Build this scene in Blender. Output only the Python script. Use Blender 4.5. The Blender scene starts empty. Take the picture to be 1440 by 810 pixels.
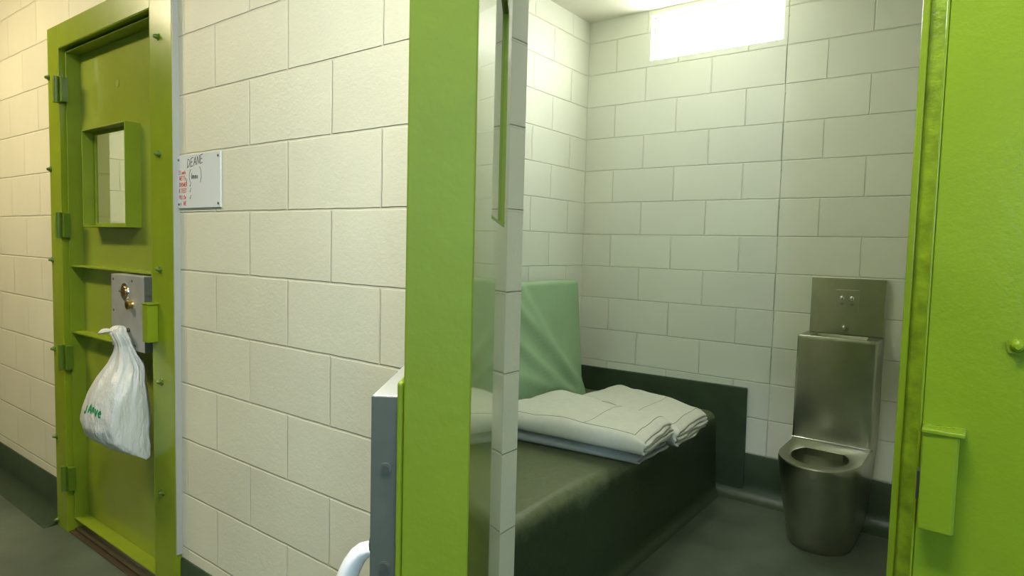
import bpy, bmesh, math, random
from mathutils import Vector, Matrix, noise
from mathutils.bvhtree import BVHTree
random.seed(4)
PI = math.pi
scene = bpy.context.scene
COL = scene.collection

# ------------------------------------------------------------------ materials
def new_mat(name):
    m = bpy.data.materials.new(name); m.use_nodes = True
    nt = m.node_tree
    return m, nt, nt.nodes['Principled BSDF']

def mathn(nt, op, a, b=None):
    n = nt.nodes.new('ShaderNodeMath'); n.operation = op
    for i, v in enumerate((a, b)):
        if v is None: continue
        if isinstance(v, (int, float)): n.inputs[i].default_value = v
        else: nt.links.new(v, n.inputs[i])
    return n.outputs[0]

def noise_node(nt, vec, scale, detail=4, rough=.55):
    n = nt.nodes.new('ShaderNodeTexNoise'); n.inputs['Scale'].default_value = scale
    n.inputs['Detail'].default_value = detail; n.inputs['Roughness'].default_value = rough
    if vec is not None: nt.links.new(vec, n.inputs['Vector'])
    return n.outputs['Fac']

def ramp(nt, fac, stops):
    n = nt.nodes.new('ShaderNodeValToRGB')
    el = n.color_ramp.elements
    while len(el) < len(stops): el.new(.5)
    for e, (p, c) in zip(el, stops):
        e.position = p; e.color = (*c, 1)
    nt.links.new(fac, n.inputs[0])
    return n.outputs[0]

def bump(nt, h, strength, dist, prev=None):
    n = nt.nodes.new('ShaderNodeBump'); n.inputs['Strength'].default_value = strength
    n.inputs['Distance'].default_value = dist
    nt.links.new(h, n.inputs['Height'])
    if prev is not None: nt.links.new(prev, n.inputs['Normal'])
    return n.outputs[0]

def plain(name, col, rough=.5, metal=0, spec=.5, var=0, vscale=6, bscale=0, bstr=.2, bdist=.001, coat=0):
    m, nt, b = new_mat(name)
    b.inputs['Base Color'].default_value = (*col, 1)
    b.inputs['Roughness'].default_value = rough
    b.inputs['Metallic'].default_value = metal
    b.inputs['Specular IOR Level'].default_value = spec
    b.inputs['Coat Weight'].default_value = coat
    tc = nt.nodes.new('ShaderNodeTexCoord')
    if var:
        f = noise_node(nt, tc.outputs['Object'], vscale)
        lo = tuple(c*(1-var) for c in col); hi = tuple(min(1, c*(1+var)) for c in col)
        nt.links.new(ramp(nt, f, [(.3, lo), (.7, hi)]), b.inputs['Base Color'])
    if bscale:
        f = noise_node(nt, tc.outputs['Object'], bscale, 3)
        nt.links.new(bump(nt, f, bstr, bdist), b.inputs['Normal'])
    return m

def block_mat(name, col, grain=.5, dirt=.06):
    m, nt, b = new_mat(name)
    uv = nt.nodes.new('ShaderNodeUVMap'); uv.uv_map = 'UVMap'
    tc = nt.nodes.new('ShaderNodeTexCoord')
    # slightly wavy joints
    nz = nt.nodes.new('ShaderNodeTexNoise'); nz.inputs['Scale'].default_value = 14
    nt.links.new(uv.outputs[0], nz.inputs['Vector'])
    vm = nt.nodes.new('ShaderNodeVectorMath'); vm.operation = 'MULTIPLY_ADD'
    nt.links.new(nz.outputs['Color'], vm.inputs[0]); vm.inputs[1].default_value = (.004,)*3
    nt.links.new(uv.outputs[0], vm.inputs[2])
    br = nt.nodes.new('ShaderNodeTexBrick')
    nt.links.new(vm.outputs[0], br.inputs['Vector'])
    br.offset = .5; br.offset_frequency = 2
    br.inputs['Color1'].default_value = (1, 1, 1, 1); br.inputs['Color2'].default_value = (.93, .93, .93, 1)
    br.inputs['Mortar'].default_value = (.93, .93, .92, 1)
    br.inputs['Scale'].default_value = 1; br.inputs['Mortar Size'].default_value = .0045
    br.inputs['Mortar Smooth'].default_value = .6; br.inputs['Bias'].default_value = 0
    br.inputs['Brick Width'].default_value = .4; br.inputs['Row Height'].default_value = .2
    f = noise_node(nt, tc.outputs['Object'], 1.7, 5)
    base = ramp(nt, f, [(.3, tuple(c*(1-dirt) for c in col)), (.6, col)])
    mx = nt.nodes.new('ShaderNodeMix'); mx.data_type = 'RGBA'; mx.blend_type = 'MULTIPLY'
    mx.inputs[0].default_value = 1
    nt.links.new(base, mx.inputs[6]); nt.links.new(br.outputs['Color'], mx.inputs[7])
    nt.links.new(mx.outputs[2], b.inputs['Base Color'])
    b.inputs['Roughness'].default_value = .5
    inv = mathn(nt, 'SUBTRACT', 1.0, br.outputs['Fac'])
    n1 = bump(nt, inv, .9, .005)
    g = noise_node(nt, tc.outputs['Object'], 95, 5, .7)
    n2 = bump(nt, g, grain, .0022, n1)
    g2 = noise_node(nt, tc.outputs['Object'], 22, 3)
    nt.links.new(bump(nt, g2, grain*.7, .003, n2), b.inputs['Normal'])
    return m

CREAM = (.77, .735, .53)
M = {}
M['block'] = block_mat('cream_blockwork', CREAM, .55, .08)
M['block_cell'] = block_mat('cell_blockwork', (.74, .76, .635), .2, .05)
M['far_wall'] = plain('low_bounce_wall_paint', (.16, .19, .12), .6, var=.08)  # unseen walls, colour darkened to cut light bounced to the doorway
M['ceiling'] = plain('ceiling_paint', (.78, .78, .66), .6, var=.03)
M['green'] = plain('green_gloss_paint', (.205, .272, .010), .48, var=.06, vscale=9, bscale=70, bstr=.35, bdist=.0012, spec=.35)
M['frame_paint'] = plain('green_frame_paint', (.235, .31, .012), .27, var=.06, vscale=9, bscale=60, bstr=.3, bdist=.001)
M['enamel'] = plain('green_enamel_panel', (.27, .33, .03), .22, var=.05, vscale=5, bscale=30, bstr=.15, bdist=.001, coat=.6)
M['green2'] = plain('green_gloss_roller_paint', (.180, .258, .010), .24, var=.06, vscale=5, bscale=110, bstr=.5, bdist=.0012, coat=.2)
M['green_dark'] = plain('green_bolt_paint', (.10, .17, .01), .35)
M['chipped'] = plain('chipped_green_paint', (.20, .30, .012), .3, var=.3, vscale=40, bscale=90, bstr=.6, bdist=.002)
M['floor'] = plain('floor_paint', (.085, .105, .07), .42, var=.3, vscale=3.2, bscale=30, bstr=.3, bdist=.002)
M['bench'] = plain('bench_paint', (.115, .13, .065), .42, var=.28, vscale=11, bscale=160, bstr=.6, bdist=.0018)
M['base'] = plain('skirting_paint', (.036, .058, .028), .4, var=.2, vscale=8, bscale=80, bstr=.3, bdist=.0015)
M['steel'] = plain('brushed_steel', (.42, .44, .35), .28, metal=1, var=.16, vscale=5, bscale=240, bstr=.08, bdist=.0006)
M['steel_dark'] = plain('dark_steel', (.12, .12, .10), .35, metal=.8)
M['lock'] = plain('lock_grey_metal', (.42, .42, .37), .4, metal=.25, var=.1, vscale=14)
M['lock_end'] = plain('lock_end_metal', (.115, .12, .09), .5, metal=.15, var=.1, vscale=30)
M['brass'] = plain('brass', (.55, .36, .12), .3, metal=1)
M['chrome'] = plain('chrome', (.65, .65, .62), .2, metal=1)
M['screw'] = plain('screw_metal', (.16, .15, .12), .4, metal=.7)
M['white'] = plain('white_caulk', (.44, .44, .39), .5)
M['board'] = plain('whiteboard', (.75, .76, .70), .25)
M['ink'] = plain('black_marker', (.02, .02, .02), .6)
M['ink_red'] = plain('red_marker', (.6, .07, .04), .6)
M['ink_green'] = plain('green_marker', (.01, .25, .07), .6)
M['pencil'] = plain('pencil_marks', (.22, .22, .13), .7)
M['sill'] = plain('threshold_brown', (.05, .035, .015), .5, var=.3, vscale=30)
M['blanket'] = plain('cream_wool', (.60, .61, .52), .85, spec=.2, var=.04, vscale=30, bscale=420, bstr=.5, bdist=.0015)
M['blanket_grey'] = plain('grey_blue_wool', (.36, .385, .36), .85, spec=.2, var=.05, vscale=30, bscale=420, bstr=.5, bdist=.0015)
M['stitch'] = plain('stitching', (.26, .27, .2), .8)
M['vinyl'] = plain('green_vinyl', (.30, .46, .25), .4, var=.05, vscale=7, bscale=26, bstr=.25, bdist=.004)
M['housing'] = plain('fitting_white', (.7, .7, .66), .4)
M['winframe'] = plain('window_frame_white', (.8, .8, .76), .4)

def slab_mat():
    # dark paint on the sides, paler towards the top with a noisy edge
    m, nt, b = new_mat('platform_paint')
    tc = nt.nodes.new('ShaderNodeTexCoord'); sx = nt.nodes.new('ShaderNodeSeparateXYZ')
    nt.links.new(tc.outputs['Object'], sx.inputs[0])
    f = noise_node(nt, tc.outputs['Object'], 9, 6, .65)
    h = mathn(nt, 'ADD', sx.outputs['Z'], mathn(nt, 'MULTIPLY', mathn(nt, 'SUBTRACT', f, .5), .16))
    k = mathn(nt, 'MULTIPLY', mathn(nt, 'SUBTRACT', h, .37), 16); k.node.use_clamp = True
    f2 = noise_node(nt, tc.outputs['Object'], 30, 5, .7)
    top_tone = ramp(nt, f2, [(.3, (.095, .125, .055)), (.7, (.150, .165, .080))])
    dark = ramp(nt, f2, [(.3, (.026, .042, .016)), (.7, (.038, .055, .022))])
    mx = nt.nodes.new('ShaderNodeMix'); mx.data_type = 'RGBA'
    nt.links.new(k, mx.inputs[0]); nt.links.new(dark, mx.inputs[6]); nt.links.new(top_tone, mx.inputs[7])
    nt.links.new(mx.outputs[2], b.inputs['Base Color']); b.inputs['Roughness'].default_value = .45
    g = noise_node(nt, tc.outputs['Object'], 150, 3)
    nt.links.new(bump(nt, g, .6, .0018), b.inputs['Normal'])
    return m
M['bench_slab'] = slab_mat()
def glass_mat():
    m, nt, b = new_mat('clear_glazing')
    b.inputs['Base Color'].default_value = (.93, .95, .9, 1)
    b.inputs['Roughness'].default_value = .02
    b.inputs['Transmission Weight'].default_value = 1
    b.inputs['IOR'].default_value = 1.4
    return m
M['glass'] = glass_mat()
def bag_mat():
    m, nt, b = new_mat('white_plastic_film')
    b.inputs['Base Color'].default_value = (.68, .68, .62, 1)
    b.inputs['Roughness'].default_value = .33
    b.inputs['Subsurface Weight'].default_value = 0
    b.inputs['Specular IOR Level'].default_value = .6
    tc = nt.nodes.new('ShaderNodeTexCoord')
    mp = nt.nodes.new('ShaderNodeMapping'); mp.inputs['Scale'].default_value = (1, 1, .35)
    nt.links.new(tc.outputs['Object'], mp.inputs[0])
    f = noise_node(nt, mp.outputs[0], 26, 5)
    nt.links.new(bump(nt, f, .9, .02), b.inputs['Normal'])
    return m
M['bag'] = bag_mat()
M['bag_smooth'] = plain('white_plastic_strap', (.72, .72, .68), .35, bscale=14, bstr=.3, bdist=.004)
def emit(name, col, s):
    m, nt, b = new_mat(name)
    b.inputs['Base Color'].default_value = (*col, 1)
    b.inputs['Emission Color'].default_value = (*col, 1)
    b.inputs['Emission Strength'].default_value = s
    return m

# ------------------------------------------------------------------ mesh helpers
def add_box(bm, x0, x1, y0, y1, z0, z1):
    vs = [bm.verts.new((x, y, z)) for z in (z0, z1) for y in (y0, y1) for x in (x0, x1)]
    for f in ((0, 2, 3, 1), (4, 5, 7, 6), (0, 1, 5, 4), (2, 6, 7, 3), (0, 4, 6, 2), (1, 3, 7, 5)):
        bm.faces.new([vs[i] for i in f])
    return vs

def bx(*boxes):
    bm = bmesh.new()
    for b in boxes: add_box(bm, *b)
    return bm

def rings_mesh(rings, close=True, cap0=False, cap1=False, bm=None):
    bm = bm or bmesh.new()
    R = [[bm.verts.new(p) for p in r] for r in rings]
    n = len(R[0])
    for a, b in zip(R, R[1:]):
        for i in range(n if close else n-1):
            j = (i+1) % n
            bm.faces.new((a[i], a[j], b[j], b[i]))
    if cap0: bm.faces.new(list(reversed(R[0])))
    if cap1: bm.faces.new(R[-1])
    return bm

def cyl(c, axis, r, h, n=24, r2=None, bm=None, dome=0):
    """cylinder/cone from point c along axis"""
    ax = Vector(axis).normalized(); c = Vector(c)
    t = ax.orthogonal().normalized(); s = ax.cross(t)
    r2 = r if r2 is None else r2
    prof = [(r, 0), (r2, h)]
    if dome:
        prof = [(r, 0), (r2, h*(1-dome)), (r2*.85, h*(1-dome*.45)), (r2*.45, h*(1-dome*.1))]
    rings = [[c + ax*hh + (t*math.cos(2*PI*i/n) + s*math.sin(2*PI*i/n))*rr for i in range(n)] for rr, hh in prof]
    return rings_mesh(rings, True, True, True, bm)

def tube(pts, r, n=8, bm=None, closed=False):
    pts = [Vector(p) for p in pts]; rings = []
    for i, p in enumerate(pts):
        a = pts[i-1] if i > 0 else pts[0]; b = pts[i+1] if i < len(pts)-1 else pts[-1]
        d = (b-a).normalized(); t = d.orthogonal().normalized() if i == 0 else (rt - d*rt.dot(d)).normalized()
        rt = t; s = d.cross(t)
        rings.append([p + (t*math.cos(2*PI*k/n)+s*math.sin(2*PI*k/n))*r for k in range(n)])
    return rings_mesh(rings, True, True, True, bm)

def mk(name, bm, mat, parent=None, smooth=False, bevel=0, uv=None, loc=None, rotz=0, sub=0, auto=35):
    bmesh.ops.recalc_face_normals(bm, faces=bm.faces)
    if uv:
        L = bm.loops.layers.uv.new('UVMap')
        for f in bm.faces:
            n = f.normal
            for l in f.loops:
                co = l.vert.co
                u = co.y+uv[1] if abs(n.x) > .7 else (co.x+uv[0])
                v = co.z+uv[2] if abs(n.z) < .7 else co.y
                l[L].uv = (u, v)
    me = bpy.data.meshes.new(name); bm.to_mesh(me); bm.free()
    me.materials.append(mat)
    o = bpy.data.objects.new(name, me); COL.objects.link(o)
    if smooth:
        for p in me.polygons: p.use_smooth = True
    if bevel:
        md = o.modifiers.new('Bevel', 'BEVEL'); md.width = bevel; md.segments = 3; md.limit_method = 'ANGLE'; md.angle_limit = math.radians(40)
        md.harden_normals = False
    if sub:
        md = o.modifiers.new('Subdivision', 'SUBSURF'); md.levels = sub; md.render_levels = sub
    if smooth and auto and not sub:
        me.set_sharp_from_angle(angle=math.radians(auto))
    if parent: o.parent = parent
    if loc: o.location = loc
    if rotz: o.rotation_euler.z = rotz
    return o

def tag(o, label, cat, group=None, kind=None):
    if label: o['label'] = label
    if cat: o['category'] = cat
    if group: o['group'] = group
    if kind: o['kind'] = kind
    return o

def struct(o, label=None):
    o['kind'] = 'structure'
    if label: o['label'] = label
    return o

def empty(name, loc=(0, 0, 0), rotz=0):
    e = bpy.data.objects.new(name, None); COL.objects.link(e)
    e.location = loc; e.rotation_euler.z = rotz; e.empty_display_size = .1
    return e

# ------------------------------------------------------------------ dimensions (metres)
FR_L, FR_R = (-3.314, -2.447), (-.932, -.066)     # inner edges of the two door openings (x)
HEAD = 2.172
BACK = 2.49
CELL_L = -2.12
WT = .185
CEIL = 2.776
ROW = .048          # courses lie at z = .048 + .2 k

# ------------------------------------------------------------------ shell
# corridor wall (cells behind it)
UV_W1 = (2.241, 0, -ROW)
def w1_uv():  # rows with odd index (k) carry joints on even multiples
    return (2.241, .0, -ROW)
bm = bx((-9, FR_L[0]-.012, 0, WT, 0, CEIL+.3), (FR_L[1]+.012, FR_R[0], 0, WT, 0, CEIL+.3), (FR_R[1], 4, 0, WT, 0, CEIL+.3),
        (FR_L[0]-.012, FR_L[1]+.012, 0, WT, HEAD+.01, CEIL+.3), (FR_R[0], FR_R[1], 0, WT, HEAD+.01, CEIL+.3))
struct(mk('wall_corridor', bm, M['block'], uv=(2.241+.2, .2, -ROW)), 'cream painted blockwork wall of the corridor between the green cell doors')
# back wall, split at the straight movement joint x = -.92 : left and right courses are out of step
WX0, WX1, WZ0, WZ1 = -1.70, -.945, 2.482, 2.745
JX = -.921
bm = bx((CELL_L, WX0, BACK, BACK+.2, 0, CEIL), (WX1, JX-.0035, BACK, BACK+.2, 0, CEIL),
        (WX0, WX1, BACK, BACK+.2, 0, WZ0), (WX0, WX1, BACK, BACK+.2, WZ1, CEIL))
wb = struct(mk('wall_back', bm, M['block_cell'], uv=(-JX, 0, -ROW)), 'cream blockwork back wall of the cell under the bright window')
bm = bx((JX+.0035, .3, BACK, BACK+.2, 0, CEIL))
wb2 = struct(mk('wall_back_right', bm, M['block_cell'], uv=(-JX+.2, 0, -ROW)), 'cream blockwork back wall of the cell behind the steel toilet')
mk('movement_joint', bx((JX-.0035, JX+.0035, BACK+.004, BACK+.19, 0, CEIL)), M['block_cell'], wb, uv=(0, 0, 0))
# cell side walls
struct(mk('wall_left', bx((CELL_L-.2, CELL_L, WT, BACK+.2, 0, CEIL)), M['block_cell'], uv=(0, -BACK+.2+.4, -ROW)), 'cream blockwork side wall behind the green mattress')
struct(mk('wall_right', bx((.3, .5, WT, BACK+.2, 0, CEIL)), M['block_cell'], uv=(0, -BACK, -ROW)))
# next cell, glimpsed through the closed door's window
struct(mk('wall_next_cell_left', bx((-4.69, -4.49, WT, BACK+.2, 0, CEIL)), M['block_cell'], uv=(0, -BACK, -ROW)))
struct(mk('wall_next_cell_back', bx((-4.49, -4.07, BACK, BACK+.2, 0, CEIL), (-3.315, CELL_L-.2, BACK, BACK+.2, 0, CEIL),
       (-4.07, -3.315, BACK, BACK+.2, 0, WZ0), (-4.07, -3.315, BACK, BACK+.2, WZ1, CEIL)), M['block_cell'], uv=(0, 0, -ROW)))
# corridor shell
CW = -3.3
WINX = (.86, 1.14)
WIN2 = (2.45, 3.15)
struct(mk('wall_front', bx((-9, WINX[0], CW-.2, CW, 0, 2.85), (WINX[1], WIN2[0], CW-.2, CW, 0, 2.85), (WIN2[1], 4, CW-.2, CW, 0, 2.85),
       (WINX[0], WINX[1], CW-.2, CW, 0, 1.4), (WINX[0], WINX[1], CW-.2, CW, 2.2, 2.85),
       (WIN2[0], WIN2[1], CW-.2, CW, 0, 1.4), (WIN2[0], WIN2[1], CW-.2, CW, 2.2, 2.85)), M['far_wall'], uv=(0, 0, -ROW)))
# unseen dark dado, added to cut light bounced off the far wall
struct(mk('bounce_cut_dado', bx((-8.99, 3.99, CW+.0005, CW+.012, .001, 1.35), (3.988, 3.9995, CW+.02, -.02, .001, 1.35)), M['base']))
struct(mk('wall_corridor_end_left', bx((-9.2, -9, CW-.2, WT, 0, 2.85)), M['block'], uv=(0, 0, -ROW)))
struct(mk('wall_corridor_end_right', bx((4, 4.2, CW-.2, WT, 0, 2.85)), M['far_wall'], uv=(0, 0, -ROW)))
struct(mk('ceiling_corridor', bx((-9.2, 4.2, CW-.2, 0, 2.85, 3.0)), M['ceiling']))
struct(mk('ceiling', bx((-4.69, .5, WT, BACK+.2, CEIL, CEIL+.15)), M['ceiling']), 'pale painted ceiling of the cell')
struct(mk('floor', bx((-9.2, 4.2, CW-.2, BACK+.2, -.15, 0)), M['floor']), 'dark green painted concrete floor')

# skirtings: painted band with a concave foot
def cove_profile(h, t, r, n=8):
    p = [(0, h), (t*.6, h), (t, h-.006), (t, r+t)]
    for i in range(n+1):
        a = PI - (PI/2)*i/n
        p.append((t + r + r*math.cos(a), r + t*0 - r*math.sin(a) + .0))
    p[4] = (t, r)
    out = [(d, max(z, .0006)) for d, z in p]
    out.append((t+r+.001, .0002)); out.append((0, .0002))
    return out
def cove(name, a, b, nrm, h, mat, t=.008, r=.07, z=0):
    a = Vector(a); b = Vector(b); nr = Vector(nrm)
    pr = cove_profile(h, t, r)
    rings = []
    N = 2
    for k in range(N):
        p = a.lerp(b, k/(N-1)); rings.append([p + nr*d + Vector((0, 0, zz)) for d, zz in pr])
    bm = rings_mesh(rings, True, True, True)
    o = mk(name, bm, mat, smooth=True, auto=40)
    return struct(o)
cove('baseboard_corridor_left', (-9, 0, 0), (-3.437, 0, 0), (0, -1, 0), .205, M['base'])
cove('baseboard_corridor', (-2.283, 0, 0), (-1.062, 0, 0), (0, -1, 0), .205, M['base'])
cove('baseboard_back', (-1.19, BACK, 0), (.3, BACK, 0), (0, -1, 0), .245, M['base'], r=.085)

# window high in the back wall, and its twin in the next cell
WGLOW = emit('frosted_daylight', (1.0, .995, .93), 20)
def cell_window(name, x0, x1, label):
    e = empty(name, ((x0+x1)/2, BACK+.05, WZ0)); e['kind'] = 'structure'; e['label'] = label
    w = x1-x0; h = WZ1-WZ0
    mk('frame', bx((-w/2+.002, w/2-.002, 0, .05, .001, .018), (-w/2+.002, w/2-.002, 0, .05, h-.018, h-.001),
                   (-w/2+.002, -w/2+.02, 0, .05, .018, h-.018), (w/2-.02, w/2-.002, 0, .05, .018, h-.018)), M['winframe'], e, bevel=.003)
    mk('pane', bx((-w/2+.02, w/2-.02, .012, .024, .018, h-.018)), WGLOW, e)
    return e
cell_window('window_1', WX0, WX1, 'overexposed frosted daylight window at the top of the cell back wall')
cell_window('window_2', -4.07, -3.315, 'frosted daylight window of the neighbouring cell')
# unseen corridor windows behind the photographer; the second is added to light the reveal
DAY = emit('corridor_daylight', (.46, .72, 1.0), 52)
for nm, (wa, wb_) in (('window_3', WINX), ('added_window', WIN2)):
    e = empty(nm, ((wa+wb_)/2, CW-.1, 1.4)); e['kind'] = 'structure'
    w = (wb_-wa)/2
    mk('frame', bx((-w+.001, -w+.02, -.02, .02, .001, .799), (w-.02, w-.001, -.02, .02, .001, .799), (-w+.02, w-.02, -.02, .02, .001, .02), (-w+.02, w-.02, -.02, .02, .78, .799)), M['winframe'], e)
    mk('pane', bx((-w+.02, w-.02, -.004, .004, .02, .78)), DAY, e)

# ------------------------------------------------------------------ door frames
BZ = [.03, .426, .836, 1.245, 1.654, 2.06]
def bolt(p, x, y, z, name='bolt'):
    bm = cyl((x, y, z), (0, -1, 0), .0135, .004, 6)
    cyl((x, y-.004, z), (0, -1, 0), .009, .014, 14, .0075, bm=bm, dome=.6)
    return mk(name, bm, M['green_dark'] if name == 'bolt' and p.name.endswith('frame') else M['green2'], p, smooth=True)
def door_frame(ix, wl, wr, label, mat, caulk, near):
    x0, x1 = ix
    f = empty('door_frame', (x0, 0, 0))
    tag(f, label, 'door frame')
    W = x1-x0; Y0 = -.022; T = .003
    # left (hinge) jamb : face plate, outer edge, return into the opening, stop
    mk('jamb', bx((-wl, 0, Y0, Y0+.005, 0, HEAD+.1), (-wl, -wl+.005, Y0+.005, -.0005, 0, HEAD+.1),
                  (.0005, .004, Y0, .10, 0, HEAD)), mat, f, bevel=.0018)
    mk('jamb', bx((W, W+wr, Y0, Y0+.005, 0, HEAD+.1), (W+wr-.005, W+wr, Y0+.005, -.0005, 0, HEAD+.1),
                  (W-.004, W-.0005, Y0, .10, 0, HEAD)), mat, f, bevel=.0018)
    mk('head', bx((0, W, Y0, Y0+.005, HEAD, HEAD+.1), (0, W, Y0+.005, -.0005, HEAD+.095, HEAD+.1),
                  (.004, W-.004, Y0, .10, HEAD-.004, HEAD-.0005), (.004, W-.03, .066, .10, HEAD-.03, HEAD-.004)), mat, f, bevel=.0018)
    # strike side stop : a chipped recess and a bright lip
    st = mk('stop', bx((W-.030, W-.004, .070, .078, 0, HEAD-.004)), M['chipped'], f)
    mk('stop_lip', bx((W-.040, W-.030, .058, .10, 0, HEAD-.004)), mat, f, bevel=.002)
    mk('threshold', bx((.004, W-.004, 0.005, .10, .0005, .012), (.004, W-.004, -.018, .004, .0005, .006)), M['sill'], f, bevel=.002)
    for z in BZ:
        bolt(f, -wl+.012, Y0, z)
        bolt(f, W+.064+.036*near, Y0, z)
    if caulk:
        o = mk('caulk_strip', bx((W+wr+.0005, W+wr+.007, Y0+.001, -.0005, .22, HEAD+.13)), M['white'], f)
        o['label'] = 'white painted edge strip'
    # keeper box for the latch
    kb = bmesh.new()
    kx0, kx1 = W+.003, W+.046
    pts = [(kx0-.012, -.006), (kx0-.012, -.040), (kx0+.0, -.060), (kx1, -.060), (kx1, Y0-.0005), (kx0, Y0-.0005), (kx0, -.006)]
    if near: pts = [(kx0, Y0-.0005), (kx0, -.058), (kx1-.004, -.060), (kx1, -.056), (kx1, Y0-.0005)]
    rings_mesh([[(x, y, z) for x, y in pts] for z in (.98, 1.117)], True, True, True, kb)
    k = mk('keeper', kb, mat, f, bevel=.003)
    mk('weld_lip', bx((kx0-.001, kx1+.006, Y0-.040, Y0-.0005, 1.117, 1.1235)), mat, k, bevel=.002)
    if near:
        mk('latch_slot', bx((kx0-.0035, kx0-.0005, -.052, -.030, 1.02, 1.06)), M['ink'], k)
    return f
door_frame(FR_L, .124, .160, 'bolted green steel frame around the closed cell door on the left', M['frame_paint'], True, 0)
door_frame(FR_R, .130, .160, 'green steel frame of the open cell doorway, its right jamb filling the right edge', M['green2'], False, 1)

# ------------------------------------------------------------------ door leaves
def door_leaf(name, loc, rotz, label):
    d = empty(name, loc, rotz); d['kind'] = 'structure'; d['label'] = label; d['category'] = 'door'
    W, Z0, Z1 = .842, .062, 2.160
    YI = .062
    wx0, wx1, wz0, wz1 = .170, .590, 1.395, 1.806      # observation window
    mk('panel', bx((.0062, wx0, YI-.006, YI, Z0, Z1), (wx1, W-.0062, YI-.006, YI, Z0, Z1), (wx0, wx1, YI-.006, YI, Z0, wz0), (wx0, wx1, YI-.006, YI, wz1, Z1)), M['enamel'], d)
    fl = mk('edge_flange', bx((0, .006, 0, YI, Z0, Z1), (W-.006, W, 0, YI, Z0, Z1), (.006, W-.006, 0, YI-.006, Z0, Z0+.006), (.006, W-.006, 0, YI-.006, Z1-.006, Z1)), M['green'], d, bevel=.002)
    for z in (1.222, .925):
        mk('rib', bx((.0065, W-.0065, .004, YI-.0065, z-.003, z+.003)), M['green'], d, bevel=.001)
    # window box
    t = .006
    wf = mk('window_frame', bx((wx0, wx0+t, -.002, YI-.0005, wz0, wz1), (wx1-t, wx1, -.002, YI-.0005, wz0, wz1), (wx0+t, wx1-t, -.002, YI-.0005, wz0, wz0+t), (wx0+t, wx1-t, -.002, YI-.0005, wz1-t, wz1),
            (wx0+t, wx0+t+.012, .040, .049, wz0+t, wz1-t), (wx1-t-.012, wx1-t, .040, .049, wz0+t, wz1-t), (wx0+t+.012, wx1-t-.012, .040, .049, wz0+t, wz0+t+.012), (wx0+t+.012, wx1-t-.012, .040, .049, wz1-t-.012, wz1-t)), M['green'], d, bevel=.0012)
    mk('glass_pane', bx((wx0+t+.001, wx1-t-.001, .0495, .0555, wz0+t+.001, wz1-t-.001)), M['glass'], wf)
    # hinges
    for z in (1.935, 1.345, .755, .20):
        hb = cyl((-.006, -.034, z), (0, 0, 1), .0125, .113, 18)
        add_box(hb, -.012, .03, -.026, -.001, z+.004, z+.109)
        mk('hinge', hb, M['green_dark'], d, smooth=True)
    # small round plug on the panel
    mk('peephole_plug', cyl((.39, YI-.0065, 1.985), (0, -1, 0), .016, .0015, 24), M['green'], d, smooth=True)
    # guard strip beside the lock
    mk('guard_strip', bx((W-.035, W-.001, -.0065, -.0005, .90, 1.232)), M['green'], d, bevel=.003)
    # lock case
    lx0, lx1, lz0, lz1 = .535, .820, .930, 1.213
    lk = mk('lock', bx((lx0, lx1-.003, -.036, YI-.0065, lz0, lz1)), M['lock'], d, bevel=.002); lk['label'] = 'grey steel lock case'
    le = mk('end_plate', bx((lx1-.0029, lx1, -.0355, -.0070, lz0, lz1)), M['lock_end'], lk, bevel=.0012)
    for z in (1.142, 1.044, .955):
        sb = cyl((lx1, -.021, z), (1, 0, 0), .0060, .0010, 20)
        mk('screw', sb, M['lock_end'], lk, smooth=True)
        mk('screw_recess', cyl((lx1+.0012, -.021, z), (1, 0, 0), .0038, .0004, 18), M['screw'], lk)
    mk('bolt_slot', bx((lx1+.0002, lx1+.001, -.034, -.009, .970, 1.031)), M['steel_dark'], lk)
    for x, z in ((lx0+.02, lz1-.02), (lx1-.10, lz1-.02), (lx0+.02, (lz0+lz1)/2), (lx0+.02, lz0+.02), (lx1-.08, lz0+.02)):
        mk('screw', cyl((x, -.036, z), (0, -1, 0), .005, .0015, 14), M['screw'], lk, smooth=True)
    # key escutcheon with key bar
    rb = cyl((.66, -.036, 1.150), (0, -1, 0), .034, .004, 36, .032)
    es = mk('escutcheon', rb, M['chrome'], lk, smooth=True)
    mk('keyhole_disc', cyl((.66, -.0392, 1.150), (0, -1, 0), .019, .004, 30), M['brass'], es, smooth=True)
    mk('key_bar', bx((.628, .692, -.047, -.0435, 1.147, 1.1525)), M['chrome'], es, bevel=.001)
    kb = cyl((.715, -.036, 1.103), (0, -1, 0), .017, .006, 28, .015)
    cyl((.715, -.042, 1.103), (0, -1, 0), .0155, .016, 28, .017, bm=kb, dome=.25)
    mk('knob', kb, M['brass'], lk, smooth=True)
    # pull stub below the knob, where the bags hang
    kb = cyl((.690, -.036, 1.005), (0, -1, 0), .008, .020, 18)
    cyl((.690, -.056, 1.005), (0, -1, 0), .014, .012, 22, bm=kb, dome=.5)
    mk('pull_stub', kb, M['steel_dark'], lk, smooth=True)
    return d
door1 = door_leaf('door_1', (FR_L[0]+.014, 0.0, 0), 0, 'closed green steel cell door with small window and ribs')
ANG = -math.radians(54.7)
door2 = door_leaf('door_2', (-.914, -.004, 0), ANG, 'open green steel cell door seen edge-on in the middle')

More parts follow.
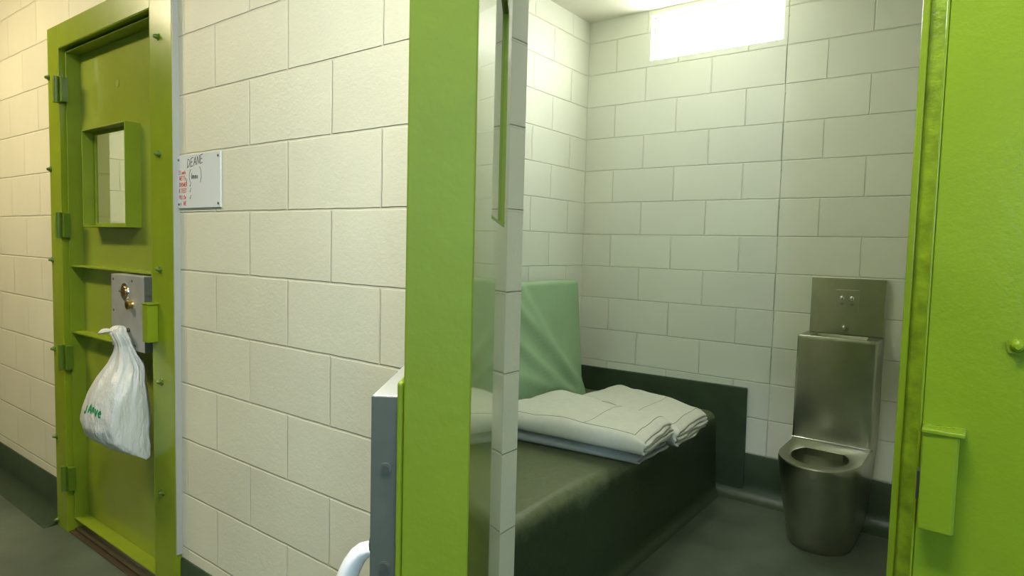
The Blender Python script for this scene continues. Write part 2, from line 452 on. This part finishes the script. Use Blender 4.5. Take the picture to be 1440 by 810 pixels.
# ------------------------------------------------------------------ handwriting
GL = {  # stroke letters in a 1 x 1.4 box
 'D': [[(0,0),(0,1.4),(.5,1.25),(.8,.75),(.55,.2),(0,0)]], 'E': [[(.8,1.4),(.05,1.35),(0,0),(.8,.05)],[(.02,.7),(.65,.75)]],
 'A': [[(0,0),(.4,1.4),(.85,0)],[(.15,.5),(.7,.55)]], 'N': [[(0,0),(.05,1.4),(.75,0),(.8,1.4)]],
 '(': [[(.5,2.0),(.1,1.3),(0,.5),(.35,-.4)]], ')': [[(0,2.1),(.45,1.5),(.55,.4),(.2,-.5)]],
 'l': [[(0,1.4),(0,0)]], 'i': [[(0,.9),(0,0)]], 'm': [[(0,0),(0,.8),(.25,.75),(.3,0)],[(.3,.6),(.55,.8),(.65,0)]],
 'n': [[(0,0),(0,.8),(.35,.8),(.45,0)]], 'e': [[(0,.4),(.5,.5),(.35,.85),(0,.5),(.2,0),(.55,.1)]], 'u': [[(0,.8),(.05,.1),(.4,.05),(.45,.8)],[(.45,.5),(.5,0)]],
 'c': [[(.5,.75),(.1,.7),(0,.2),(.5,.05)]], 'h': [[(0,1.4),(0,0)],[(0,.6),(.35,.8),(.45,0)]], 't': [[(.2,1.3),(.2,.1),(.4,0)],[(0,.9),(.45,.9)]],
 'S': [[(.7,1.25),(.25,1.4),(.05,1.0),(.6,.6),(.6,.15),(.2,0),(0,.2)]], 'H': [[(0,0),(0,1.4)],[(.7,0),(.7,1.4)],[(0,.7),(.7,.7)]],
 'O': [[(.4,1.4),(0,.9),(.1,.1),(.5,0),(.8,.6),(.4,1.4)]], 'W': [[(0,1.4),(.2,0),(.45,.8),(.65,0),(.9,1.4)]], 'R': [[(0,0),(0,1.4),(.6,1.2),(.5,.75),(0,.65),(.7,0)]],
 'B': [[(0,0),(0,1.4),(.55,1.2),(.45,.8),(0,.72),(.6,.5),(.5,.08),(0,0)]], 'T': [[(.4,0),(.4,1.4)],[(0,1.35),(.85,1.4)]],
 'P': [[(0,0),(0,1.4),(.6,1.2),(.55,.75),(0,.65)]], 'L': [[(0,1.4),(0,0),(.65,.03)]], 'I': [[(0,0),(0,1.4)]], '1': [[(0,1.1),(.2,1.4),(.2,0)]],
 'V': [[(0,1.4),(.35,0),(.75,1.4)]], '/': [[(0,.5),(.25,.1),(.8,1.4)]], 'J': [[(.5,1.4),(.45,.1),(.1,0),(-.1,.3)]], '2': [[(0,1.1),(.3,1.4),(.6,1.1),(.1,.1),(0,0),(.7,.05)]],
 '4': [[(.5,0),(.55,1.4),(0,.5),(.8,.5)]], ' ': [], 'y': [[(0,.8),(.2,.1)],[(.5,.8),(.1,-.5)]]}
GW = {'(': .8, ')': .8, 'l': .3, 'i': .3, 'm': .95, 'n': .7, 'I': .35, '1': .5, ' ': .5, 'e': .8, 'u': .7, 'c': .75, 'h': .7, 't': .6}
def strokes(txt, x, z, s, slant=.05, sx=1.0, rise=0):
    out = []
    for ch in txt:
        for st in GL[ch]:
            out.append([(x+(px*sx+pz*slant)*s, z+pz*s+rise*(px*sx*s)) for px, pz in st])
        dx = GW.get(ch, 1.1)*s*sx; x += dx; z += rise*dx
    return out
def ribbon(bm, lines, w, mapf, th=.0004):
    for ln in lines:
        # resample for smoothness
        pts = []
        for a, b in zip(ln, ln[1:]):
            n = 4
            for k in range(n): pts.append((a[0]+(b[0]-a[0])*k/n, a[1]+(b[1]-a[1])*k/n))
        pts.append(ln[-1])
        P = [Vector(p) for p in pts]
        rings = []
        for i, p in enumerate(P):
            d = (P[min(i+1, len(P)-1)]-P[max(i-1, 0)]); d.normalize()
            n = Vector((-d.y, d.x))*w/2
            a, b = p+n, p-n
            rings.append([mapf(a.x, a.y, 0), mapf(b.x, b.y, 0), mapf(b.x, b.y, th), mapf(a.x, a.y, th)])
        rings_mesh(rings, True, True, True, bm)

# ------------------------------------------------------------------ whiteboard
wbx = empty('whiteboard', (-2.143, -.0005, 1.462)); tag(wbx, 'small square whiteboard with handwriting screwed to the corridor wall', 'whiteboard')
mk('board', bx((-.142, .142, -.0060, -.0005, 0, .180)), M['board'], wbx, bevel=.001)
for sx in (-.130, .130):
    for sz in (.013, .166):
        mk('screw', cyl((sx, -.006, sz), (0, -1, 0), .0045, .003, 14, dome=.5), M['screw'], wbx, smooth=True)
flat = lambda x, z, t: (x, -.0062-t, z)
def ink(name, items, mat=None):
    bm = bmesh.new()
    for st, w in items: ribbon(bm, st, w, flat)
    return mk(name, bm, mat or M['ink'], wbx)
ink('name_writing', [(strokes('DEANE', -.070, .136, .0205, .1, .95, .12), .0022)])
ink('bracket_writing', [(strokes('(', -.058, .094, .018, 0), .0018), (strokes('limmu', -.042, .098, .0135, .1, 1.0), .0018), (strokes(')', .012, .094, .020, 0), .0018)])
for z in (.072, .053, .030): ink('tick_mark', [(strokes('/', -.055, z, .010), .0015)])
ink('tally_mark', [(strokes('I', -.075, .088, .008), .002)])
ink('tally_mark', [(strokes('1', -.118, .008, .008), .002)])
bm = bmesh.new()
for t, x, z, s in (('2 LunCh', -.131, .116, .0095), ('wETTy', -.126, .096, .0095), ('SHOwER', -.128, .074, .0095), ('B TEET', -.128, .053, .0095), ('PILLOn', -.128, .031, .0095), ('NE', -.098, .009, .0105)):
    t = t.replace('w', 'W').replace('C', 'c')
    ribbon(bm, strokes(t, x, z, s, .08, .92), .0022, flat)
o = mk('red_writing', bm, M['ink_red'], wbx); o['label'] = 'red handwritten list'

# faint pencil scrawl on the back wall by the doorway
bm = bmesh.new()
wallmap = lambda x, z, t: (x, BACK-.0006-t, z)
for t, x, z, s in (('HN', -.42, 2.70, .075), ('V', -.30, 2.69, .08), ('2', -.345, 2.59, .05), ('4', -.22, 2.62, .085), ('/', -.27, 2.60, .07)):
    ribbon(bm, strokes(t, x, z-.02, s, .1), .004, wallmap)
bm.verts.ensure_lookup_table()
for v in bm.verts: v.co.z = min(v.co.z, CEIL-.004)
o = mk('pencil_scrawl', bm, M['pencil'], wb2)

# ------------------------------------------------------------------ bench
bn = empty('sleeping_platform', (CELL_L, WT, 0)); tag(bn, 'dark green painted concrete sleeping platform along the cell side wall', 'bench')
prof = []
HB = .452; XF = .918
prof = [(.0005, .0005), (.0005, HB)]
R = .055
for i in range(9):
    a = PI/2 - (PI/2)*i/8
    prof.append((XF-R + R*math.cos(a), HB-R + R*math.sin(a)))
prof += [(XF+.004, .3), (XF+.012, .12)]
for i in range(7):
    a = PI - (PI/2)*i/6
    prof.append((XF+.015+.05+.05*math.cos(a)-.0, .05-.05*math.sin(a)+.0006))
L = BACK-WT-.021
NY = 60
rings = []
for k in range(NY+1):
    y = L*k/NY+.0005
    rings.append([(x + (noise.noise(Vector((x*3, y*4, z*3)))*.004 if .001 < x and z > .1 else 0), y, z + (noise.noise(Vector((x*4, y*4, 2)))*.003 if z > HB-.01 and x > .001 else 0)) for x, z in prof])
mk('slab', rings_mesh(rings, True, True, True), M['bench_slab'], bn, smooth=True, auto=50)
# raised painted upstand on the back wall
up = [(0, .6), (1.085, .616), (1.085, .2), (1.03, .0005)]
b2 = bmesh.new()
outl = [(.0005, .455), (.0005, .602), (1.079, .612), (1.083, .606), (1.086, .25), (1.086, .0005), (.90, .0005), (.90, .40)]
yb = BACK-WT-.0008
rings_mesh([[(x, yb-t, z) for x, z in outl] for t in (.019, .0)], True, True, True, b2)
mk('upstand', b2, M['base'], bn, bevel=.006)

# ------------------------------------------------------------------ mattress leaning on the side wall
mt = empty('mattress', (-2.03, 1.42, HB+.002)); tag(mt, 'light green vinyl mattress stood on its long edge against the side wall', 'mattress')
H, LEN, TH = .712, 1.64, .078
N1, N2 = 90, 40
def face_pt(v, h, side):
    """v 0..1 along y, h 0..1 up. side 1 = room face, 0 = wall face"""
    lean = .058*(1-h)
    y = (v-.5)*LEN; z = h*H
    x = lean
    if side:
        q = (1-v)*LEN                    # distance from far end
        dq = 0
        for (h0, sl, am, wd) in ((.80, .98, .020, .055), (.52, .80, .019, .045), (.98, 1.35, .012, .06), (.30, .40, .012, .04)):
            # creases running from upper near side down to the lower far corner
            hh = h0 - sl*(1-q/.62)*.75 if q < .9 else h0
            d = (h-hh)/wd*.9
            dq += am*math.exp(-d*d)*(1 if q < .75 else max(0, 1-(q-.75)/.3))
        x += TH*.5 + dq + .004*noise.noise(Vector((y*5, z*5, 0)))
        e = min(h, 1-h)*H; e2 = min(v, 1-v)*LEN
        rr = .022
        for ee in (e, e2):
            if ee < rr: x -= rr-math.sqrt(max(0, rr*rr-(rr-ee)**2))
    else:
        x -= TH*.5
        e = min(h, 1-h)*H; e2 = min(v, 1-v)*LEN
        for ee in (e, e2):
            if ee < .015: x += .015-math.sqrt(max(0, .015**2-(.015-ee)**2))
    return (x, y, z)
def param(n, L_, r):
    # denser near ends
    out = [0, .15*r/L_, .4*r/L_, .8*r/L_, 1.3*r/L_]
    m = n-10
    a, b = out[-1]*1.4, 1-out[-1]*1.4
    out += [a+(b-a)*k/(m-1) for k in range(m)]
    out += [1-q for q in (1.3*r/L_, .8*r/L_, .4*r/L_, .15*r/L_, 0)]
    return out
vs_, hs_ = param(N1, LEN, .022), param(N2, H, .022)
bm = bmesh.new()
G = {}
for s in (0, 1):
    for i, v in enumerate(vs_):
        for j, h in enumerate(hs_): G[s, i, j] = bm.verts.new(face_pt(v, h, s))
I, J = len(vs_)-1, len(hs_)-1
for i in range(I):
    for j in range(J):
        bm.faces.new((G[1, i, j], G[1, i+1, j], G[1, i+1, j+1], G[1, i, j+1]))
        bm.faces.new((G[0, i, j+1], G[0, i+1, j+1], G[0, i+1, j], G[0, i, j]))
for i in range(I):
    for j in (0, J):
        bm.faces.new((G[0, i, j], G[0, i+1, j], G[1, i+1, j], G[1, i, j]))
for j in range(J):
    for i in (0, I):
        bm.faces.new((G[0, i, j], G[1, i, j], G[1, i, j+1], G[0, i, j+1]))
mk('cover', bm, M['vinyl'], mt, smooth=True, auto=60)
sm = tube([(face_pt(1, h, 1)[0]-.020, LEN*.5+.001, h*H) for h in [k/30 for k in range(1, 30)]], .0035, 8)
mk('seam', sm, M['vinyl'], mt, smooth=True)

# ------------------------------------------------------------------ folded blankets
def folded(name, quad, z0, layers, gap, mat, label, th=.0135, seed=0, ragged=.03, hem=True, puff=.0, drop=.0):
    FL, FR, BR, BL = [Vector(q) for q in quad]
    cx = sum((q for q in (FL, FR, BR, BL)), Vector((0, 0)))/4
    e = empty(name, (cx.x, cx.y, z0)); tag(e, label, 'blanket', None)
    def quadp(u, v):
        p = FL.lerp(FR, u).lerp(BL.lerp(BR, u), v) - cx
        return p
    # outer sheet wraps round the near edge in one big roll; the inner folds are tucked inside it
    top = (layers-1)*gap+th
    M_ = 22
    paths = []
    Rr = (layers-1)*gap/2
    outer = [(.985-(.985-.05)*k/M_, th/2, 0) for k in range(M_+1)]
    for a in range(20, 180, 20):
        ar = math.radians(a)
        outer.append((.05-math.sin(ar)*(.03+Rr*.55), th/2+Rr*(1-math.cos(ar)), (layers-1)*a/180))
    outer += [(.05+(.975-.05)*k/M_, (layers-1)*gap+th/2, layers-1) for k in range(M_+1)]
    paths.append(outer)
    inner = []
    for l in range(1, layers-1):
        lo, hi = .06+.008*((l*5+seed) % 3), .985-.012*((l*7+seed) % 3)
        seq = [lo+(hi-lo)*k/M_ for k in range(M_+1)]
        if l % 2 == 0: seq = seq[::-1]
        for q in seq: inner.append((q, l*gap+th/2, l))
        if l < layers-2:
            s = 1 if l % 2 else -1
            for a in (30, 60, 90, 120, 150):
                ar = math.radians(a)
                inner.append((seq[-1]+s*math.sin(ar)*.02, l*gap+th/2+gap/2*(1-math.cos(ar)), l+a/180))
    if inner: paths.append(inner)
    NU = 44
    bm = bmesh.new(); allr = []
    for path in paths:
      rings = []
      for k in range(NU+1):
        u = k/NU
        ring = []
        for (v, h, l) in path:
            # each layer ends a little differently at the open end
            off = ragged*(.5*noise.noise(Vector((l*1.7+seed, 0, 3))) + .35*noise.noise(Vector((l*.9+seed, v*3, 7))))
            uu = u*(1+off) if u > .5 else u
            uu = u + off*max(0, (u-.5)*2)
            p = quadp(uu, v)
            hn = h/top
            ed = min(1, min(u, 1-u)/.10); ed = math.sin(ed*PI/2)
            ev = min(1, min(v+.03, 1.03-v)/.16); ev = math.sin(max(0, ev)*PI/2)
            sc = (.74+.26*ed)*(.80+.20*ev) + puff*math.sin(PI*min(1, max(0, v)))*math.sin(PI*u)
            wv = .16*noise.noise(Vector((p.x*6+seed, p.y*7, 0))) + .05*noise.noise(Vector((p.x*14, p.y*14, l*.5+seed)))
            # wavy open ends
            wav = .006*noise.noise(Vector((p.y*16, l*1.3, seed)))*max(0, (u-.8)*5)
            z = h*(sc+wv*hn) + wav*hn
            ring.append((p.x, p.y, max(z, th*.5)+drop*0))
        rings.append(ring)
      rings_mesh(rings, False, bm=bm); allr.append(rings)
    path, rings = paths[0], allr[0]
    o = mk('folded_cloth', bm, mat, e, smooth=True, auto=0)
    sd = o.modifiers.new('Solidify', 'SOLIDIFY'); sd.thickness = th*.86; sd.offset = 0
    sb = o.modifiers.new('Subdivision', 'SUBSURF'); sb.levels = 1; sb.render_levels = 1
    if hem:
        # stitched hem line set in from the edges of the top layer, following its surface
        bp = [path[i] for i in range(len(path)) if path[i][2] == layers-1]
        bp.sort()
        def top_at(u, v):
            ks = u*NU; k0 = min(int(ks), NU-1)
            # find path index in the top layer nearest to v
            idx = [i for i in range(len(path)) if path[i][2] == layers-1 and i > M_+2]
            idx.sort(key=lambda i: path[i][0])
            for a, b in zip(idx, idx[1:]):
                if path[a][0] <= v <= path[b][0]: break
            f = (v-path[a][0])/(path[b][0]-path[a][0]+1e-9); f = max(0, min(1, f))
            g = ks-k0
            A = Vector(rings[k0][a]).lerp(Vector(rings[k0][b]), f); B = Vector(rings[k0+1][a]).lerp(Vector(rings[k0+1][b]), f)
            return A.lerp(B, g)+Vector((0, 0, th*.46))
        hb = bmesh.new()
        tube([top_at(u/60, .075) for u in range(1, 57)], .0014, 5, hb)
        tube([top_at(.935, v/40) for v in range(3, 39)], .0014, 5, hb)
        tube([top_at(.62, v/40) for v in range(3, 38)], .0009, 5, hb)
        mk('hem_stitching', hb, M['stitch'], e, smooth=True)
    return e
folded('folded_blanket', [(-1.90, 1.245), (-1.135, 1.335), (-1.135, 1.66), (-1.90, 1.78)], HB+.002, 3, .019, M['blanket_grey'],
       'folded grey-blue blanket under the cream one nearest the door', seed=3, ragged=.07, hem=False)
folded('folded_blanket', [(-1.86, 1.225), (-1.085, 1.275), (-1.115, 1.645), (-1.86, 1.83)], HB+.063, 5, .0185, M['blanket'],
       'folded cream blanket lying on top of the grey-blue one', seed=11, ragged=.06)
folded('folded_blanket', [(-1.80, 1.885), (-1.105, 1.665), (-1.125, 2.12), (-1.78, 2.37)], HB+.002, 5, .0215, M['blanket'],
       'folded cream blanket lying flat against the far end of the platform', seed=23, ragged=.07, puff=.12)

# ------------------------------------------------------------------ steel toilet and basin unit
tl = empty('toilet_basin_unit', (-.575, BACK, 0)); tag(tl, 'stainless steel prison toilet with basin and push buttons against the back wall', 'toilet')
def outline(a, yc, b, yback, n=28, p=2.0):
    """D shaped outline, front towards -y; starts at back left, around the front to back right. local y (0 = wall)"""
    pts = []
    m = 8
    for k in range(m): pts.append((-a, yback+(yc-yback)*k/m))
    for k in range(n+1):
        t = PI + PI*k/n
        c, s = math.cos(t), math.sin(t)
        pts.append((a*abs(c)**(2/p)*(1 if c > 0 else -1), yc + b*abs(s)**(2/p)*(-1)))
    for k in range(1, m+1): pts.append((a, yc+(yback-yc)*k/m))
    return pts
# skirt
zs = [0.001, .012, .03, .10, .18, .26, .33, .39, .425, .434]
rings = []
for z in zs:
    t = z/.434
    a = .138+.037*t**.8; yc = -.345-.095*t; b = .150+.078*t
    if z < .01: a -= .004; b -= .004
    if z > .43: a -= .003; b -= .003
    rings.append([(x, y, z) for x, y in outline(a, yc, b, -.002)])
bm = rings_mesh(rings, True, True, False)
mk('pedestal', bm, M['steel'], tl, smooth=True, auto=50)
# rim deck with oval opening, bowl inside
out = [(x, y) for x, y in outline(.172, -.44, .225, -.214)]
n = len(out)
hc = (0.0, -.452); ha, hb_ = .118, .150
def ell(a, b, z, c=hc):
    r = []
    for x, y in out:
        t = math.atan2((y-c[1])/b, (x-c[0])/a)
        r.append((c[0]+a*math.cos(t), c[1]+b*math.sin(t), z))
    return r
rings = [[(x, y, .434) for x, y in out], [(x*.995, -.214+(y+.214)*.995, .440) for x, y in out], ell(ha+.006, hb_+.006, .4405), ell(ha, hb_, .437), ell(ha-.001, hb_-.001, .405)]
mk('rim', rings_mesh(rings), M['steel'], tl, smooth=True, auto=50)
rings = [ell(ha+.012, hb_+.012, .404), ell(ha+.01, hb_+.008, .36), ell(ha-.02, hb_-.03, .28, (0, -.45)), ell(.06, .07, .19, (0, -.44)), ell(.03, .035, .165, (0, -.43))]
bm = rings_mesh(rings, True, False, True)
mk('bowl', bm, M['steel'], tl, smooth=True, auto=0)
# cabinet below the basin
CA, CF, CT = .176, -.213, .958
cb = bmesh.new()
def rrect(x0, x1, y0, y1, r, z, n=5):
    pts = []
    for cx_, cy_, a0 in ((x1-r, y0+r, -PI/2), (x1-r, y1-r*.1, 0), (x0+r, y1-r*.1, PI/2), (x0+r, y0+r, PI)):
        for k in range(n+1):
            a = a0+PI/2*k/n
            rr = r if cy_ == y0+r else r*.1
            pts.append((cx_+r*math.cos(a), cy_+rr*math.sin(a), z))
    return pts
rings = [rrect(-CA, CA, CF, -.003, .012, z) for z in (.4407, .445, .94, .952)] + [rrect(-CA+.004, CA-.004, CF+.004, -.004, .012, CT)]
N_ = len(rings[0])
def ring_in(a, b, z, c):
    r = []
    for p in rings[0]:
        t = math.atan2((p[1]-c[1])/b, (p[0]-c[0])/a); q = 3.2
        cc, ss = math.cos(t), math.sin(t)
        r.append((c[0]+a*abs(cc)**(2/q)*(1 if cc > 0 else -1), c[1]+b*abs(ss)**(2/q)*(1 if ss > 0 else -1), z))
    return r
bc = (0, -.118)
rings += [rrect(-CA+.012, CA-.012, CF+.012, -.012, .012, CT+.0005), ring_in(.150, .078, CT-.001, bc), ring_in(.146, .074, CT-.012, bc), ring_in(.135, .066, CT-.06, bc), ring_in(.09, .045, CT-.10, bc), ring_in(.02, .012, CT-.108, bc)]
rings_mesh(rings, True, True, True, cb)
mk('basin_cabinet', cb, M['steel'], tl, smooth=True, auto=40)
mk('seam_strip', bx((-CA+.002, CA+.006, CF-.004, CF-.0005, .4415, .449)), M['chrome'], tl, bevel=.001)
mk('splash_panel', bx((-.160, .176, -.030, -.002, CT+.001, 1.242)), M['steel'], tl, bevel=.003)
pl = mk('button_plate', bx((-.044, .062, -.0355, -.0305, 1.075, 1.183)), M['steel'], tl, bevel=.0015)
for bxx in (-.014, .031):
    b_ = cyl((bxx, -.036, 1.142), (0, -1, 0), .0125, .004, 28)
    cyl((bxx, -.040, 1.142), (0, -1, 0), .010, .009, 28, dome=.35, bm=b_)
    mk('push_button', b_, M['chrome'], pl, smooth=True)
    mk('engraved_mark', bx((bxx-.008, bxx+.008, -.0362, -.0358, 1.113, 1.1155), (bxx-.006, bxx+.006, -.0362, -.0358, 1.108, 1.110)), M['steel_dark'], pl)
sp = cyl((.003, -.0305, .992), (0, -1, 0), .020, .006, 30, .018)
cyl((.003, -.0365, .992), (0, -1, 0), .015, .022, 26, .012, bm=sp, dome=.5)
mk('spout', sp, M['steel'], tl, smooth=True)

# ------------------------------------------------------------------ plastic bags
def plastic_bag(loc, rotz, label, writing, side, body_drop=0):
    """origin at the knob the bag hangs from; local y = outwards is negative"""
    e = empty('plastic_bag', loc, rotz); tag(e, label, 'bag', None)
    # (z, centre x, half width x, half depth y, centre y)
    sec = [(.044, -.010, .026, .010, -.004), (.036, -.008, .040, .020, -.008), (.016, -.004, .044, .026, -.012), (-.012, 0, .036, .026, -.012), (-.035, .0, .036, .026, -.016), (-.07, .0, .052, .034, -.028),
           (-.12, -.005, .090, .052, -.046), (-.18, -.01, .128, .070, -.062), (-.25, -.015, .162, .086, -.074), (-.32, -.02, .186, .094, -.082), (-.375, -.022, .196, .094, -.084),
           (-.42, -.016, .190, .084, -.078), (-.455, .0, .178, .064, -.062), (-.476, .012, .150, .044, -.048), (-.492, .035, .115, .024, -.034), (-.502, .06, .075, .006, -.026)]
    sec = [(z*.88, x+(.015 if z < 0 else 0), w, d, c+.058*min(1, max(0, -z/.12))) for z, x, w, d, c in sec]
    if body_drop: sec = sec[4:]
    n = 72
    rings = []
    K = len(sec)
    dense = []
    for a, b in zip(sec, sec[1:]):
        for q in (0, .33, .67): dense.append(tuple(x+(y-x)*q for x, y in zip(a, b)))
    dense.append(sec[-1])
    for (z, cx_, a, b, cy_) in dense:
        r = []
        for k in range(n):
            t = 2*PI*k/n
            c, s = math.cos(t), math.sin(t)
            # gathers radiating from the knot fade downwards
            g = max(0, 1+z/.30)
            w = 1 + .085*g*math.sin(11*t+2*math.sin(3*t)) + .05*g*math.sin(23*t+1)
            w += .09*noise.noise(Vector((c*1.6, s*1.6, z*7+side)))*min(1, abs(z)/.1)
            w += .05*noise.noise(Vector((c*4+z*6, s*4, z*12)))
            zz = z + (.012*noise.noise(Vector((c*2, s*2, 5))) if z < -.3 else 0)
            # the bottom right corner of the bag hangs lowest
            if z < -.40: zz -= .02*max(0, c*side)*(min(1, (-z-.40)/.08))
            xx = cx_*side + a*w*c
            if xx > .128: xx = .128+(xx-.128)*.15
            r.append((xx, min(cy_ + b*w*s, .024 if z > -.055 else .103), zz-body_drop*(1 if z < -.03 else 0)))
        rings.append(r)
    bm = rings_mesh(rings, True, True, True)
    o = mk('bag_body', bm, M['bag'], e, smooth=True, auto=0, sub=1)
    tree = None
    if writing:
        dg = bpy.context.evaluated_depsgraph_get()
        me = o.evaluated_get(dg).to_mesh()
        tree = BVHTree.FromPolygons([v.co.copy() for v in me.vertices], [tuple(p.vertices) for p in me.polygons])
        def mp(x, z, t):
            # pen strokes wrap round the curve of the bag, seen from the side of the corridor
            d = Vector((-.62, .78, 0)); org = Vector((x*.78, x*.62, z)) - d*.6
            hit = tree.ray_cast(org, d)[0]
            if hit is None: hit = org+d*.5
            return tuple(hit - d*(.0012+t))
        wbm = bmesh.new()
        for ch, x, z, s in writing: ribbon(wbm, strokes(ch, x, z, s, .12), .006, mp, .0006)
        w = mk('green_lettering', wbm, M['ink_green'], e); w['label'] = 'green marker lettering'
    return e
def tie(e, pts, w, name='tied_handle'):
    """a flattened strip of plastic along pts, width w across local x"""
    P = [Vector(p) for p in pts]
    rings = []
    for i, p in enumerate(P):
        d = (P[min(i+1, len(P)-1)]-P[max(i-1, 0)]).normalized()
        s = Vector((1, 0, 0)); s = (s-d*s.dot(d)).normalized(); nn = d.cross(s)
        ww = w*(.8+.25*math.sin(i*.9))/2
        rings.append([p+s*ww*c*1.0+nn*.0055*t*(1+.6*abs(c)) for c, t in ((-1, 0), (-.6, 1), (0, .5), (.6, 1), (1, 0), (.6, -1), (0, -.4), (-.6, -1))])
    bm = rings_mesh(rings, True, True, True)
    return mk(name, bm, M['bag'], e, smooth=True, auto=0, sub=1)
bag1 = plastic_bag((FR_L[0]+.014+.700, -.066, .985), 0, 'full white plastic bag hanging from the lock of the closed door', [('J', -.100, -.275, .020), ('A', -.076, -.270, .022), ('n', -.052, -.264, .019), ('V', -.038, -.276, .018), ('e', -.018, -.276, .026)], 1)
tie(bag1, [(.012, -.004, .0), (-.004, -.016, .018), (-.030, -.030, .020), (-.060, -.040, .016), (-.085, -.044, .012)], .046)
p2 = Vector((-.914, -.004, 0)) + Matrix.Rotation(ANG, 3, 'Z') @ Vector((.690, -.070, 0))
bag2 = plastic_bag((p2.x, p2.y, .985), ANG, 'white plastic bag hanging from the lock of the open door at the bottom edge', None, 1, body_drop=.115)
def fat(e, pts, name):
    rings = []
    P = [Vector(p[:3]) for p in pts]
    for i, p in enumerate(P):
        d = (P[min(i+1, len(P)-1)]-P[max(i-1, 0)]).normalized()
        sx = Vector((1, 0, 0)); sy = d.cross(sx).normalized(); w = pts[i][3]
        rings.append([p + sx*math.cos(a)*w*1.25*(1+.04*math.sin(5*a)) + sy*math.sin(a)*w*(1+.05*math.sin(4*a+1)) for a in [2*PI*k/20 for k in range(20)]])
    return mk(name, rings_mesh(rings, True, True, True), M['bag_smooth'], e, smooth=True, auto=0, sub=1)
fat(bag2, [(0, .022, .000, .008), (0, .010, .014, .009), (0, -.006, .012, .011), (0, -.018, -.006, .012), (0, -.026, -.028, .0125), (0, -.033, -.055, .013), (0, -.036, -.090, .014), (0, -.036, -.125, .018)], 'loop_handle')
fat(bag2, [(.004, .024, -.002, .006), (.004, .022, -.026, .007), (.004, .012, -.055, .009), (.003, .0, -.090, .012), (0, -.012, -.125, .016)], 'loop_handle')

# ------------------------------------------------------------------ corridor ceiling lights
def ceiling_light(x, y, label, LAMP, w=1.2, d=.28):
    e = empty('ceiling_light', (x, y, 2.85)); tag(e, label, 'light')
    mk('housing', bx((-w/2, w/2, -d/2, d/2, -.05, -.0005)), M['housing'], e, bevel=.006)
    mk('diffuser', bx((-w/2+.02, w/2-.02, -d/2+.02, d/2-.02, -.072, -.0505)), LAMP, e, bevel=.008)
    return e
ceiling_light(-3.85, -1.12, 'long warm ceiling light in the corridor past the closed door', emit('warm_diffuser', (1.0, .84, .58), 58))
ceiling_light(-.42, -.98, 'long cool white ceiling light in the corridor by the open doorway', emit('cool_diffuser', (.95, .98, .97), 74))

# round bulkhead lamp on the cell ceiling, just above the frame
for bxc, lab in ((-1.35, 'round bulkhead lamp on the ceiling above the sleeping platform'), (-3.6, 'unseen ceiling lamp added to brighten the neighbouring cell')):  # the second lamp is added to brighten the neighbouring cell
  e = empty('ceiling_lamp', (bxc, 1.62, CEIL)); tag(e, lab, 'light')
  mk('base', cyl((0, 0, -.0005), (0, 0, -1), .16, .025, 40), M['housing'], e, smooth=True)
  mk('diffuser', cyl((0, 0, -.026), (0, 0, -1), .145, .06, 40, .12, dome=.5), emit('bulkhead_diffuser', (.94, .99, .90) if bxc > -3 else (1, .95, .7), 50 if bxc > -3 else 120), e, smooth=True)

# ------------------------------------------------------------------ world, camera, view
wd = bpy.data.worlds.new('World'); scene.world = wd; wd.use_nodes = True
bg = wd.node_tree.nodes['Background']; bg.inputs[0].default_value = (.7, .8, 1, 1); bg.inputs[1].default_value = .3

cam = bpy.data.cameras.new('Camera'); co = bpy.data.objects.new('Camera', cam); COL.objects.link(co)
yaw, pit, roll = -.6424, .0655, .0252
f = Vector((math.sin(yaw)*math.cos(pit), math.cos(yaw)*math.cos(pit), -math.sin(pit)))
r = Vector((math.cos(yaw), -math.sin(yaw), 0)); u = r.cross(f)
r2 = r*math.cos(roll)+u*math.sin(roll); u2 = u*math.cos(roll)-r*math.sin(roll)
mat = Matrix((r2, u2, -f)).transposed().to_4x4(); mat.translation = Vector((0, -1.0994, 1.36))
co.matrix_world = mat
cam.sensor_width = 36; cam.lens = 898.87/1440*36; cam.clip_start = .02
scene.camera = co
vs = scene.view_settings
vs.view_transform = 'Standard'; vs.look = 'None'; vs.gamma = 1; vs.exposure = 0; vs.use_curve_mapping = False
